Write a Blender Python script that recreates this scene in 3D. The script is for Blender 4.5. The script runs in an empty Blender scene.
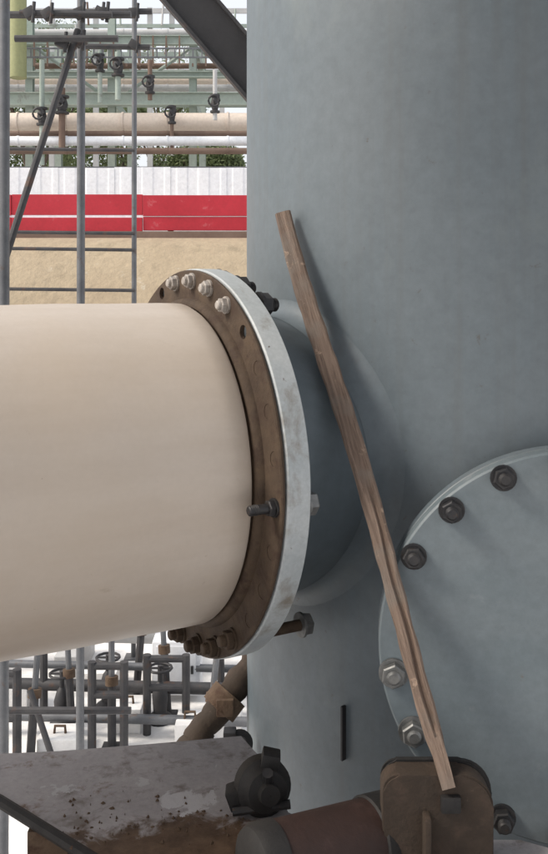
import bpy, bmesh, math, random
from mathutils import Vector, Matrix
random.seed(7)
sc = bpy.context.scene
COL = sc.collection
R = math.radians

# ------------------------------------------------------------------ camera
F = 906.0                      # focal length in photo pixels (photo is 548 wide)
HX, HY = 274.0, 295.0          # vanishing point of the level view axis
cam_d = bpy.data.cameras.new('camera')
cam = bpy.data.objects.new('camera', cam_d); COL.objects.link(cam)
cam.location = (0, 0, 0); cam.rotation_euler = (R(90), 0, 0)
cam_d.sensor_fit = 'HORIZONTAL'; cam_d.sensor_width = 36
cam_d.lens = 36 * F / 548
cam_d.shift_y = -(427 - HY) / 548
cam_d.clip_end = 3000; cam_d.clip_start = 0.05
sc.camera = cam

# ------------------------------------------------------------------ light
SUN_EL, SUN_AZ = R(44), R(256)         # compass azimuth, clockwise from +Y : from the left, a little behind the camera
w = bpy.data.worlds.new('World'); sc.world = w; w.use_nodes = True
nt = w.node_tree; nt.nodes.clear()
sky = nt.nodes.new('ShaderNodeTexSky'); sky.sky_type = 'NISHITA'; sky.sun_disc = False
sky.sun_elevation = SUN_EL; sky.sun_rotation = SUN_AZ
sky.air_density = 1.0; sky.dust_density = 9.0; sky.ozone_density = 1.0
bg = nt.nodes.new('ShaderNodeBackground'); bg.inputs[1].default_value = 0.10
wo = nt.nodes.new('ShaderNodeOutputWorld')
ov = nt.nodes.new('ShaderNodeMix'); ov.data_type = 'RGBA'; ov.inputs[0].default_value = 0.62     # thin even cloud veil over the whole sky
ov.inputs[7].default_value = (8.3, 8.5, 8.8, 1)
nt.links.new(sky.outputs[0], ov.inputs[6]); nt.links.new(ov.outputs[2], bg.inputs[0]); nt.links.new(bg.outputs[0], wo.inputs[0])
sun_d = bpy.data.lights.new('sun', 'SUN'); sun_d.energy = 1.7; sun_d.angle = R(16); sun_d.color = (1, 0.93, 0.83)
sun = bpy.data.objects.new('sun', sun_d); COL.objects.link(sun)
sdir = Vector((math.sin(SUN_AZ) * math.cos(SUN_EL), math.cos(SUN_AZ) * math.cos(SUN_EL), math.sin(SUN_EL)))
sun.rotation_euler = sdir.to_track_quat('Z', 'Y').to_euler()
sc.view_settings.view_transform = 'Standard'; sc.view_settings.look = 'None'
sc.view_settings.gamma = 1; sc.view_settings.use_curve_mapping = False
sc.view_settings.exposure = 0.72

# ------------------------------------------------------------------ helpers
def at(px, py, Y):
    return Vector(((px - HX) / F * Y, Y, (HY - py) / F * Y))

def tag(o, label=None, cat=None, group=None, kind=None):
    if label: o['label'] = label
    if cat: o['category'] = cat
    if group: o['group'] = group
    if kind: o['kind'] = kind
    return o

def empty(name, loc=(0, 0, 0)):
    o = bpy.data.objects.new(name, None); COL.objects.link(o); o.location = loc
    o.empty_display_size = 0.1
    return o

def build(name, bm, m, parent=None, smooth=True, ang=35):
    bmesh.ops.remove_doubles(bm, verts=bm.verts, dist=1e-6)
    bmesh.ops.recalc_face_normals(bm, faces=bm.faces)
    me = bpy.data.meshes.new(name); bm.to_mesh(me); bm.free()
    if smooth:
        me.shade_smooth()
        try: me.set_sharp_from_angle(angle=R(ang))
        except Exception: pass
    me.materials.append(m)
    o = bpy.data.objects.new(name, me); COL.objects.link(o)
    if parent:
        o.parent = parent
        p = parent; off = Vector((0, 0, 0))
        while p: off += p.location; p = p.parent
        o.location = -off
    return o

def inst(name, src, parent, mat4):
    """copy sharing the mesh of src, at a world matrix, under an Empty that only has a location"""
    o = bpy.data.objects.new(name, src); COL.objects.link(o)
    o.parent = parent
    p = parent; off = Vector((0, 0, 0))
    while p: off += p.location; p = p.parent
    loc, rot, scl = mat4.decompose()
    o.location = loc - off; o.rotation_mode = 'QUATERNION'; o.rotation_quaternion = rot; o.scale = scl
    return o

def frame_to(d, up=Vector((0, 0, 1))):
    """rotation matrix with local z along d"""
    d = d.normalized()
    x = up.cross(d)
    if x.length < 1e-4: x = Vector((1, 0, 0)).cross(d)
    x.normalize(); y = d.cross(x)
    m = Matrix((x, y, d)).transposed()
    return m

def tube(bm, a, b, r, n=16, r2=None, caps=True):
    a = Vector(a); b = Vector(b); m = frame_to(b - a)
    r2 = r if r2 is None else r2
    va, vb = [], []
    for i in range(n):
        t = 2 * math.pi * i / n
        e = m @ Vector((math.cos(t), math.sin(t), 0))
        va.append(bm.verts.new(a + e * r)); vb.append(bm.verts.new(b + e * r2))
    for i in range(n):
        j = (i + 1) % n
        bm.faces.new((va[i], va[j], vb[j], vb[i]))
    if caps:
        bm.faces.new(va[::-1]); bm.faces.new(vb)
    return bm

def path_tube(bm, pts, r, n=12, closed=False):
    pts = [Vector(p) for p in pts]; N = len(pts); rings = []
    for i, p in enumerate(pts):
        if closed: d = pts[(i + 1) % N] - pts[i - 1]
        else: d = pts[min(i + 1, N - 1)] - pts[max(i - 1, 0)]
        m = frame_to(d)
        rr = r[i] if isinstance(r, (list, tuple)) else r
        rings.append([bm.verts.new(p + m @ Vector((math.cos(2 * math.pi * k / n) * rr, math.sin(2 * math.pi * k / n) * rr, 0))) for k in range(n)])
    for i in range(N if closed else N - 1):
        A, B = rings[i], rings[(i + 1) % N]
        for k in range(n):
            l = (k + 1) % n
            bm.faces.new((A[k], A[l], B[l], B[k]))
    if not closed:
        bm.faces.new(rings[0][::-1]); bm.faces.new(rings[-1])
    return bm

def box(bm, lo, hi, mat4=None, bev=0.0):
    bm2 = bmesh.new()
    bmesh.ops.create_cube(bm2, size=1)
    for v in bm2.verts:
        v.co = Vector(((lo[0] + hi[0]) / 2 + v.co.x * (hi[0] - lo[0]), (lo[1] + hi[1]) / 2 + v.co.y * (hi[1] - lo[1]), (lo[2] + hi[2]) / 2 + v.co.z * (hi[2] - lo[2])))
    if bev: bmesh.ops.bevel(bm2, geom=list(bm2.edges), offset=bev, segments=2, affect='EDGES', profile=0.6)
    if mat4: bm2.transform(mat4)
    me = bpy.data.meshes.new('t'); bm2.to_mesh(me); bm2.free(); bm.from_mesh(me); bpy.data.meshes.remove(me)
    return bm

def lathe(bm, prof, origin, axis, n=96, closed=False, jitter=0):
    """prof = [(radius, along)]"""
    m = frame_to(axis); o = Vector(origin); rings = []
    for (r, z) in prof:
        rings.append([bm.verts.new(o + m @ Vector((r * math.cos(2 * math.pi * k / n), r * math.sin(2 * math.pi * k / n), z))) for k in range(n)])
    N = len(prof)
    for i in range(N if closed else N - 1):
        A, B = rings[i], rings[(i + 1) % N]
        for k in range(n):
            l = (k + 1) % n
            bm.faces.new((A[k], A[l], B[l], B[k]))
    return rings

def hexnut(bm, r, z0, z1, bore=None):
    """chamfered hexagonal nut along local z"""
    ch = r * 0.12
    def ring(rr, z): return [bm.verts.new(Vector((rr * math.cos(math.pi / 3 * k), rr * math.sin(math.pi / 3 * k), z))) for k in range(6)]
    a, b, c, d = ring(r * .9, z0), ring(r, z0 + ch), ring(r, z1 - ch), ring(r * .88, z1)
    for A, B in ((a, b), (b, c), (c, d)):
        for k in range(6):
            l = (k + 1) % 6; bm.faces.new((A[k], A[l], B[l], B[k]))
    bm.faces.new(a[::-1]); bm.faces.new(d)

# ------------------------------------------------------------------ materials
def nodes(name):
    m = bpy.data.materials.new(name); m.use_nodes = True
    t = m.node_tree; b = t.nodes['Principled BSDF']
    return m, t, b

def noise(t, vec, scale, detail=6, rough=0.6, dist=0):
    n = t.nodes.new('ShaderNodeTexNoise'); n.inputs['Scale'].default_value = scale
    n.inputs['Detail'].default_value = detail; n.inputs['Roughness'].default_value = rough
    n.inputs['Distortion'].default_value = dist
    t.links.new(vec, n.inputs['Vector']); return n.outputs['Fac']

def ramp(t, fac, p0, p1):
    r = t.nodes.new('ShaderNodeMapRange'); r.clamp = True
    r.inputs['From Min'].default_value = p0; r.inputs['From Max'].default_value = p1
    t.links.new(fac, r.inputs['Value']); return r.outputs['Result']

def mix(t, fac, a, b):
    n = t.nodes.new('ShaderNodeMix'); n.data_type = 'RGBA'
    if isinstance(fac, (int, float)): n.inputs[0].default_value = fac
    else: t.links.new(fac, n.inputs[0])
    for s, v in ((6, a), (7, b)):
        if isinstance(v, tuple): n.inputs[s].default_value = (*v, 1)
        else: t.links.new(v, n.inputs[s])
    return n.outputs[2]

def vec(t, scale=(1, 1, 1), rot=(0, 0, 0), kind='Position', vt='POINT'):
    if kind == 'Position':
        g = t.nodes.new('ShaderNodeNewGeometry'); s = g.outputs['Position']
    else:
        g = t.nodes.new('ShaderNodeTexCoord'); s = g.outputs['Object']
    mp = t.nodes.new('ShaderNodeMapping'); mp.vector_type = vt
    mp.inputs['Scale'].default_value = scale; mp.inputs['Rotation'].default_value = rot
    t.links.new(s, mp.inputs['Vector']); return mp.outputs['Vector']

def bump(t, b, h, strength, dist):
    n = t.nodes.new('ShaderNodeBump'); n.inputs['Strength'].default_value = strength; n.inputs['Distance'].default_value = dist
    t.links.new(h, n.inputs['Height']); t.links.new(n.outputs[0], b.inputs['Normal'])

def mat(name, c1, c2, scale=6, rough=0.5, rough2=None, metal=0.0, bstr=0.3, bdist=0.002, bscale=None, spots=None, vs=(1, 1, 1), rot=(0, 0, 0), spec=0.5, streak=None, vt='POINT', fineamt=.35):
    """two-tone mottled surface; spots = [(colour, scale, low, high)], streak = (colour, amount) for run-down stains"""
    m, t, b = nodes(name)
    v = vec(t, vs, rot, vt=vt)
    f = ramp(t, noise(t, v, scale), 0.32, 0.68)
    c = mix(t, f, c1, c2)
    p = vec(t)
    fine = noise(t, p, scale * 14, 4, .7)
    mm = t.nodes.new('ShaderNodeMix'); mm.data_type = 'RGBA'; mm.blend_type = 'MULTIPLY'; mm.inputs[0].default_value = fineamt
    t.links.new(c, mm.inputs[6])
    gcol = mix(t, ramp(t, fine, .3, .7), (.62, .62, .62), (1.15, 1.15, 1.15)); t.links.new(gcol, mm.inputs[7]); c = mm.outputs[2]
    if streak:
        sv = vec(t, (22, 22, .7))
        s = ramp(t, noise(t, sv, 1.0, 5, .65), .52, .8)
        k = t.nodes.new('ShaderNodeMath'); k.operation = 'MULTIPLY'; k.inputs[1].default_value = streak[1]
        t.links.new(s, k.inputs[0]); c = mix(t, k.outputs[0], c, streak[0])
        s2 = ramp(t, noise(t, vec(t, (70, 70, 1.1)), 1.0, 4, .6), .70, .80)
        k2 = t.nodes.new('ShaderNodeMath'); k2.operation = 'MULTIPLY'; t.links.new(s2, k2.inputs[0]); t.links.new(ramp(t, noise(t, vec(t), 2.5, 3), .5, .65), k2.inputs[1])
        c = mix(t, k2.outputs[0], c, (.10, .085, .068))
    rv = None
    for (sc_, ss, lo, hi) in (spots or []):
        mk = ramp(t, noise(t, p, ss, 8, .68, .3), lo, hi)
        c = mix(t, mk, c, sc_); rv = mk
    t.links.new(c, b.inputs['Base Color'])
    b.inputs['Metallic'].default_value = metal
    b.inputs['Specular IOR Level'].default_value = spec
    rr = t.nodes.new('ShaderNodeMapRange'); rr.inputs['To Min'].default_value = rough; rr.inputs['To Max'].default_value = rough2 if rough2 else min(1, rough + .15)
    t.links.new(noise(t, p, scale * 3, 3), rr.inputs['Value']); t.links.new(rr.outputs[0], b.inputs['Roughness'])
    bump(t, b, noise(t, p, bscale or scale * 10, 5, .65), bstr, bdist)
    return m

RUST = (.075, .034, .017)
M = {}
M['vessel'] = mat('grey_vessel_paint', (.108, .136, .156), (.128, .154, .173), 2.2, .42, .6, bstr=.25, bdist=.0012, bscale=55, streak=((.105, .115, .118), .6),
                  spots=[((.15, .178, .185), 1.7, .56, .72), ((.085, .08, .072), 26, .655, .74), ((.07, .045, .03), 60, .70, .75)])
M['neck'] = mat('dusty_grey_paint', (.155, .172, .178), (.185, .20, .202), 3.5, .5, .7, bstr=.25, bdist=.0012, bscale=55,
                spots=[((.165, .145, .12), 4, .5, .75), ((.08, .055, .042), 28, .66, .76)])
M['cover'] = mat('blue_grey_cover_paint', (.128, .160, .178), (.152, .182, .199), 3.2, .45, .6, bstr=.25, bdist=.001, bscale=60,
                 spots=[((.21, .23, .24), 7, .6, .75), ((.13, .125, .115), 30, .69, .77)], vs=(1, 1, 2.6))
M['beige'] = mat('beige_pipe_paint', (.47, .40, .335), (.56, .50, .44), 5.0, .42, .55, bstr=.12, bdist=.001, bscale=12, vs=(5, .7, .7), rot=(0, 0, R(26)), vt='TEXTURE', fineamt=.12,
                 spots=[((.47, .395, .315), 1.1, .45, .8), ((.33, .265, .20), 11, .66, .80), ((.30, .24, .19), 45, .69, .74)])
M['rusty_flange'] = mat('rusty_brown_steel', (.042, .026, .016), (.08, .052, .031), 14, .75, .95, bstr=.7, bdist=.003, bscale=70,
                        spots=[((.04, .022, .013), 22, .5, .62), ((.17, .13, .10), 35, .66, .74)])
M['rim'] = mat('pale_flange_paint', (.36, .395, .41), (.46, .485, .49), 7, .42, .6, bstr=.3, bdist=.001, bscale=50,
               spots=[((.22, .20, .17), 9, .56, .72), (RUST, 26, .66, .71)])
M['dark_steel'] = mat('dark_oiled_steel', (.022, .023, .027), (.045, .043, .043), 30, .4, .65, metal=.4, bstr=.5, bdist=.001,
                      spots=[((.07, .04, .025), 60, .6, .7)])
M['nut_grey'] = mat('greyed_zinc_steel', (.13, .135, .135), (.24, .24, .235), 40, .35, .55, metal=.5, bstr=.4, bdist=.001)
M['nut_pale'] = mat('nut_painted_highlight', (.24, .21, .185), (.42, .39, .36), 60, .5, .7, bstr=.5, bdist=.001, spots=[((.1, .06, .04), 70, .58, .68)])  # specular highlight of the top nuts put into the pale base colour
M['wood'] = mat('weathered_timber', (.19, .135, .105), (.27, .195, .155), 5, .7, .9, bstr=.7, bdist=.003, bscale=90,
                spots=[((.16, .12, .095), 9, .5, .68), ((.36, .26, .195), 16, .60, .74), ((.10, .07, .05), 40, .66, .72)])
M['plate'] = mat('worn_grey_deck_paint', (.30, .285, .295), (.39, .375, .385), 6, .5, .75, bstr=.5, bdist=.003, bscale=40,
                 spots=[((.17, .15, .14), 14, .54, .68), ((.42, .42, .43), 6.5, .635, .65), ((.13, .075, .04), 8, .60, .68)])
def plate_wear():
    m = M['plate']; t = m.node_tree; b = t.nodes['Principled BSDF']
    old = b.inputs['Base Color'].links[0].from_socket
    g = t.nodes.new('ShaderNodeNewGeometry'); nz = noise(t, g.outputs['Position'], 13, 10, .7, .6)
    def blob(cx, cy, rx_, ry_, amp, lo, hi):
        mp = t.nodes.new('ShaderNodeMapping'); mp.inputs['Location'].default_value = (-cx / rx_, -cy / ry_, 0); mp.inputs['Scale'].default_value = (1 / rx_, 1 / ry_, 0)
        t.links.new(g.outputs['Position'], mp.inputs['Vector'])
        ln = t.nodes.new('ShaderNodeVectorMath'); ln.operation = 'LENGTH'; t.links.new(mp.outputs[0], ln.inputs[0])
        ad = t.nodes.new('ShaderNodeMath'); ad.operation = 'MULTIPLY_ADD'; t.links.new(nz, ad.inputs[0]); ad.inputs[1].default_value = amp; t.links.new(ln.outputs['Value'], ad.inputs[2])
        return ramp(t, ad.outputs[0], hi, lo)
    rc = mix(t, ramp(t, noise(t, g.outputs['Position'], 22, 6, .7), .35, .65), (.05, .026, .013), (.12, .075, .045))
    c = mix(t, blob(-.16, 1.66, .34, .18, 1.6, 1.56, 1.78), old, rc)
    c = mix(t, blob(-.18, 1.885, .085, .05, 3.2, 2.26, 2.36), c, (.48, .48, .50))
    t.links.new(c, b.inputs['Base Color'])
plate_wear()
M['rust'] = mat('deep_rust', (.075, .046, .027), (.12, .08, .052), 10, .8, .95, bstr=.9, bdist=.004, bscale=60,
                spots=[((.055, .028, .016), 16, .52, .64), ((.22, .16, .11), 30, .66, .74)])
M['lug'] = mat('brown_scaled_steel', (.026, .017, .011), (.045, .03, .02), 9, .75, .92, bstr=.8, bdist=.003, bscale=60,
               spots=[((.05, .032, .022), 16, .54, .66), ((.10, .072, .053), 38, .66, .74)])
M['redpipe'] = mat('dull_red_oxide', (.022, .0095, .007), (.034, .014, .010), 9, .6, .8, bstr=.6, bdist=.002, spots=[((.04, .02, .016), 18, .55, .68)])
M['edge_black'] = mat('black_rubbery_edge', (.008, .0075, .008), (.018, .0165, .016), 18, .6, .8, bstr=.4, bdist=.002)
M['scaff'] = mat('galvanised_tube', (.10, .105, .115), (.16, .165, .175), 8, .4, .6, metal=.35, bstr=.3, bdist=.001, spots=[((.12, .075, .05), 14, .6, .72)])
M['scaff_dark'] = mat('dark_tube', (.03, .03, .034), (.06, .058, .06), 8, .5, .7, metal=.2, bstr=.3, bdist=.001, spots=[((.09, .05, .035), 9, .58, .7)])
M['charcoal'] = mat('charcoal_steel_paint', (.018, .018, .021), (.03, .029, .032), 6, .5, .7, bstr=.4, bdist=.002)
M['red'] = mat('red_barrier_paint', (.36, .006, .018), (.44, .014, .03), 1.5, .45, .6, bstr=.2, bdist=.003, spots=[((.45, .12, .13), 3, .62, .75)])
M['white'] = mat('white_sheet_paint', (.72, .74, .78), (.80, .81, .83), .8, .45, .6, bstr=.2, bdist=.003)
M['green'] = mat('grey_green_paint', (.27, .33, .29), (.35, .40, .36), .8, .55, .7, bstr=.3, bdist=.003, spots=[((.16, .15, .12), 2, .6, .72)])
M['cream'] = mat('cream_lagging', (.60, .50, .42), (.68, .60, .52), .8, .5, .7, bstr=.2, bdist=.004)
M['brown'] = mat('brown_pipe_paint', (.12, .075, .055), (.18, .12, .09), 1.5, .6, .8, bstr=.3, bdist=.003)
M['paleg'] = mat('pale_grey_pipe_paint', (.42, .42, .42), (.5, .5, .5), 2, .5, .6, bstr=.2, bdist=.003)
M['olive'] = mat('olive_yellow_paint', (.24, .25, .12), (.30, .31, .16), .7, .6, .75, bstr=.3, bdist=.003)
M['concrete'] = mat('pale_yard_concrete', (.74, .73, .72), (.80, .79, .78), .7, .85, .95, bstr=.5, bdist=.01, bscale=30, spots=[((.55, .54, .53), 1.3, .58, .7), ((.30, .29, .28), 5, .69, .76)])
M['sand'] = mat('sandy_bank', (.32, .255, .175), (.385, .315, .22), .5, .95, 1, bstr=.9, bdist=.05, bscale=5, spots=[((.25, .205, .14), 1.6, .55, .68), ((.42, .37, .29), 3, .62, .7)])
M['gravel'] = mat('plateau_gravel', (.5, .48, .45), (.6, .58, .55), .4, .95, 1, bstr=.6, bdist=.03, bscale=8)
M['trunk'] = mat('tree_bark', (.08, .06, .045), (.12, .09, .07), 5, .9, 1, bstr=.8, bdist=.01)
def leafmat():
    m, t, b = nodes('tree_leaves')
    oi = t.nodes.new('ShaderNodeNewGeometry')
    c = mix(t, oi.outputs['Random Per Island'], (.08, .11, .04), (.16, .20, .08))
    t.links.new(c, b.inputs['Base Color']); b.inputs['Roughness'].default_value = .7
    b.inputs['Transmission Weight'].default_value = 0
    return m
M['leaf'] = leafmat()

# ------------------------------------------------------------------ main geometry numbers (metres, camera at the origin)
RV = 0.80                                       # vessel radius
MC = Vector((0.62, 1.84, -0.722))               # centre of the manway cover's outer face
PHI = R(6)
NM = Vector((-math.sin(PHI), -math.cos(PHI), 0))   # manway faces this way
AX = MC - NM * (RV + 0.13); AX.z = 0            # vessel axis
D = Vector((math.sin(R(60.5)), math.cos(R(60.5)), 0))  # pipe runs along this direction into the vessel
H = Vector((D.y, -D.x, 0))                      # across the pipe, to the near side
ZU = Vector((0, 0, 1))
PZ = -0.405
PR = 0.384                                      # pipe radius
# where the pipe flange face sits on the axis line: its near pipe edge should show at x = 256
tt = 1.0
for _ in range(60):
    c = AX - D * tt
    q = c + H * PR
    tt += (HX + F * q.x / q.y - 262) / 906 * .5
P = AX - D * tt; P.z = PZ                       # centre of the pipe flange's outer (pipe-side) face
NR = 0.352                                      # nozzle neck radius
FR, FB = 0.470, 0.440                           # flange and bolt circle radii
T1, T2, GAP = 0.010, 0.056, 0.003               # thickness of the pipe flange and the nozzle flange
print('vessel axis', AX, 'P', P, 'tt', tt)
GZ = -3.2                                       # yard level

# ------------------------------------------------------------------ ground
def ground():
    ys = [-40, -10, 0, 4, 8, 11, 11.6, 12.3, 13, 13.8, 14.6, 15.3, 15.8, 16.2, 17]
    def z(y, x):
        if y <= 11: return GZ
        if y >= 16.2: return 1.02
        s = (y - 11) / 5.2; s = s * s * (3 - 2 * s)
        return GZ + (1.02 - GZ) * s + .12 * math.sin(x * 1.3 + y) * math.sin(s * math.pi) + .05 * math.sin(x * 4.1 - y * 3)*math.sin(s * math.pi)
    bm = bmesh.new()
    for (y0, y1) in ((-60, -10), (-10, 4), (4, 11)):
        vs = [bm.verts.new((x, y, GZ)) for x, y in ((-120, y0), (120, y0), (120, y1), (-120, y1))]; bm.faces.new(vs)
    tag(build('yard_ground', bm, M['concrete']), kind='structure')
    bm = bmesh.new(); xs = [-120, -60, -30] + [-20 + .5 * i for i in range(61)] + [20, 60, 120]
    yy = [11 + i * .26 for i in range(21)]
    g = [[bm.verts.new((x, y, z(y, x))) for x in xs] for y in yy]
    for i in range(len(yy) - 1):
        for k in range(len(xs) - 1): bm.faces.new((g[i][k], g[i][k + 1], g[i + 1][k + 1], g[i + 1][k]))
    tag(build('sandy_bank', bm, M['sand']), kind='structure')
    bm = bmesh.new()
    vs = [bm.verts.new(p) for p in ((-120, 16.2, 1.02), (120, 16.2, 1.02), (900, 1500, 1.02), (-900, 1500, 1.02))]; bm.faces.new(vs)
    tag(build('terrace_ground', bm, M['gravel']), kind='structure')
ground()

# assumed steel slab overhead, out of view, added to shade the vessel front
bm = bmesh.new(); box(bm, (-1.42, -3.2, 1.75), (2.6, 1.75, 1.80))
tag(build('unseen_shade_slab', bm, M['rust'], smooth=False), kind='structure')

# ------------------------------------------------------------------ vessel
vessel = empty('vessel', (AX.x, AX.y, GZ))
tag(vessel, 'tall grey painted cylindrical steel vessel filling the right half', 'vessel')
bm = bmesh.new()
lathe(bm, [(RV, GZ)] + [(RV, -3 + .5 * i) for i in range(13)] + [(RV, 3.3), (RV * .8, 3.55), (0.01, 3.7)], (AX.x, AX.y, 0), ZU, 160)
build('shell', bm, M['vessel'], vessel)
# nozzle neck
bm = bmesh.new()
nb = P + D * (T1 + GAP + T2)                                    # back of the nozzle flange
lathe(bm, [(NR + .035, 0), (NR + .03, .012), (NR, .06), (NR, .9)], nb, D, 128)
neck = build('nozzle_neck', bm, M['vessel'], vessel)
# smooth blend between neck and shell
bm = bmesh.new(); rows = []
for i in range(160):
    t = 2 * math.pi * i / 160; w1 = .055
    def onsh(r):
        u = r * math.cos(t); return Vector((AX.x, AX.y, PZ)) - D * math.sqrt(RV * RV - u * u) + H * u + ZU * (r * math.sin(t))
    s0 = onsh(NR); A = s0 - D * w1 + (H * math.cos(t) + ZU * math.sin(t)) * .0006; Bq = onsh(NR + w1)
    nrm_ = Vector((Bq.x - AX.x, Bq.y - AX.y, 0)).normalized(); Bq = Bq - nrm_ * .0015
    row = []
    for k in range(9):
        f = k / 8; row.append(bm.verts.new(A * (1 - f) ** 2 + s0 * 2 * f * (1 - f) + Bq * f * f))
    rows.append(row)
for i in range(160):
    for k in range(8): bm.faces.new((rows[i][k], rows[(i + 1) % 160][k], rows[(i + 1) % 160][k + 1], rows[i][k + 1]))
build('weld_fillet', bm, M['vessel'], neck)

def holed_disc(r_out, r_in, th, bolt_r, angs, hole_r, bev=.003, seg=None):
    """flange ring, local z from 0 to th, with real bolt holes; n angular cells of alike size"""
    bm = bmesh.new()
    N = len(angs); k = 8                        # hole sides
    def V(r, a, z): return bm.verts.new((r * math.cos(a), r * math.sin(a), z))
    step = 2 * math.pi / N
    for z, rev in ((0, True), (th, False)):
        for a0 in angs:
            # hole polygon and the surrounding cell outline, matched vertex by vertex
            hole, cell = [], []
            ro = r_out - bev
            for i in range(16):
                q = 2 * math.pi * i / 16
                hr = hole_r
                x = bolt_r + hr * math.cos(q); y = hr * math.sin(q)
                hole.append(V(math.hypot(x, y), a0 + math.atan2(y, x), z))
                cx, cy = math.cos(q), math.sin(q); s = 1 / max(abs(cx), abs(cy)); cx *= s; cy *= s
                rr = ro if cx > .999 else (r_in if cx < -.999 else ((ro + r_in) / 2 + cx * (ro - r_in) / 2))
                cell.append(V(rr, a0 + cy * step / 2, z))
            for i in range(16):
                l = (i + 1) % 16
                bm.faces.new((hole[i], hole[l], cell[l], cell[i]))
    for a0 in angs:                              # hole walls
        A, B = [], []
        for i in range(16):
            q = 2 * math.pi * i / 16; x = bolt_r + hole_r * math.cos(q); y = hole_r * math.sin(q)
            A.append(V(math.hypot(x, y), a0 + math.atan2(y, x), 0)); B.append(V(math.hypot(x, y), a0 + math.atan2(y, x), th))
        for i in range(16):
            l = (i + 1) % 16; bm.faces.new((A[i], A[l], B[l], B[i]))
    n = N * 4
    base = angs[0] - step / 2
    offs = []
    for a0 in angs:
        for c in (-1, -.4142, 0, .4142): offs.append(a0 + c * step / 2)
    offs.sort()
    prof = [(r_out - bev, 0), (r_out, bev), (r_out, th - bev), (r_out - bev, th)]
    rings = [[V(r, a, z) for a in offs] for r, z in prof]
    for i in range(3):
        for k in range(len(offs)):
            l = (k + 1) % len(offs); bm.faces.new((rings[i][k], rings[i][l], rings[i + 1][l], rings[i + 1][k]))
    bmesh.ops.remove_doubles(bm, verts=bm.verts, dist=1e-5)
    return bm

NB = 28
ANG = [R(86 - 360 / NB * k) for k in range(NB)]                 # measured from H towards +Z
# local frame of the flanges: x = H, y = Z, z = -D (towards the pipe)
FM = Matrix(((H.x, 0, -D.x), (H.y, 0, -D.y), (H.z, 1, -D.z)))
def FW(origin): return Matrix.Translation(origin) @ FM.to_4x4()
bm = holed_disc(FR, NR - .02, T2, FB, ANG, .019); bm.transform(FW(nb))
build('nozzle_flange', bm, M['rim'], vessel)
bm = bmesh.new(); lathe(bm, [(NR - .02, -.001), (FB - .03, -.001), (FB - .03, GAP + .001), (NR - .02, GAP + .001)], P + D * T1, D, 96, closed=True)
build('gasket', bm, M['edge_black'], vessel)

# manway
bm = bmesh.new()
mo = MC - NM * .22
lathe(bm, [(.32, -.2), (.32, .13), (.335, .15)], mo, NM, 96)
build('manway_neck', bm, M['vessel'], vessel)
CR = .405
bm = bmesh.new()
lathe(bm, [(.30, -.085), (CR - .004, -.085), (CR, -.081), (CR, -.049), (CR - .004, -.045), (.30, -.045)], MC, NM, 128, closed=True)
build('manway_flange', bm, M['vessel'], vessel)
bm = bmesh.new()
rg = lathe(bm, [(CR - .03, -.040), (CR - .003, -.040), (CR, -.037), (CR, -.004), (CR - .004, 0), (.2, .0004)], MC, NM, 128)
bm.faces.new(rg[-1]); bm.faces.new(rg[0][::-1])
cover = build('manway_cover', bm, M['cover'], vessel)
# bolts of the manway: washer, nut, stud end; one mesh for the dark nuts
def bolt_mesh(name, nr, m_nut, sr, zs, wr=None, stud=None, m_stud=None):
    """zs = (nut z0, nut z1); stud = (z0, z1)"""
    bm = bmesh.new()
    if wr: tube(bm, (0, 0, zs[0] - .005), (0, 0, zs[0] + .001), wr, 20)
    hexnut(bm, nr, zs[0], zs[1])
    if stud:
        tube(bm, (0, 0, stud[0]), (0, 0, stud[1] - sr * .2), sr, 14)
        tube(bm, (0, 0, stud[1] - sr * .2), (0, 0, stud[1]), sr, 14, sr * .75)
        for k in range(5):
            z = stud[1] - .004 - .0036 * k
            if z > zs[1]: tube(bm, (0, 0, z - .0012), (0, 0, z), sr * 1.09, 14, sr * .95)
    me = bpy.data.meshes.new(name); bmesh.ops.recalc_face_normals(bm, faces=bm.faces); bm.to_mesh(me); bm.free()
    me.shade_smooth(); me.set_sharp_from_angle(angle=R(30)); me.materials.append(m_nut)
    return me
mb = bolt_mesh('manway_bolt', .023, M['dark_steel'], .0125, (.005, .026), .027, (0, .040))
mframe = Matrix(((-NM.y, 0, NM.x), (NM.x, 0, NM.y), (0, 1, 0)))     # local x = to the right seen from outside, y = up, z = out
mb_pale = bolt_mesh('manway_bolt_worn', .026, M['nut_grey'], .014, (.005, .026), .031, (0, .034))
for k in range(19):
    if k == 3: continue
    a = R(113.5 + 360 / 19 * k)
    p = MC + (mframe @ Vector((math.cos(a), math.sin(a), 0))) * .379
    rot = mframe.to_4x4() @ Matrix.Rotation(random.uniform(0, 1), 4, 'Z')
    tlt = Matrix.Rotation(random.uniform(-.05, .05), 4, 'X') @ Matrix.Rotation(random.uniform(-.05, .05), 4, 'Y')
    inst('manway_bolt', mb_pale if k in (4, 5) else mb, cover, Matrix.Translation(p) @ rot @ tlt @ Matrix.Diagonal((1, 1, random.uniform(.8, 1.3), 1)))
# small upright clip welded to the shell below the nozzle
def on_shell(px, py):
    """point of the shell seen at a photo pixel"""
    d = Vector(((px - HX) / F, 1, (HY - py) / F)); ax = Vector((AX.x, AX.y))
    a = d.x ** 2 + d.y ** 2; b = -2 * (d.x * ax.x + d.y * ax.y); c = ax.length_squared - RV * RV
    t = (-b - math.sqrt(max(0, b * b - 4 * a * c))) / (2 * a); return d * t
p = on_shell(345, 732); n = Vector((p.x - AX.x, p.y - AX.y, 0)).normalized()
bm = bmesh.new(); box(bm, (-.003, -.065, -.02), (.003, .065, .014), bev=.001)
bm.transform(Matrix.Translation(p) @ frame_to(n).to_4x4())
build('clip', bm, M['charcoal'], vessel)

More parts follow.
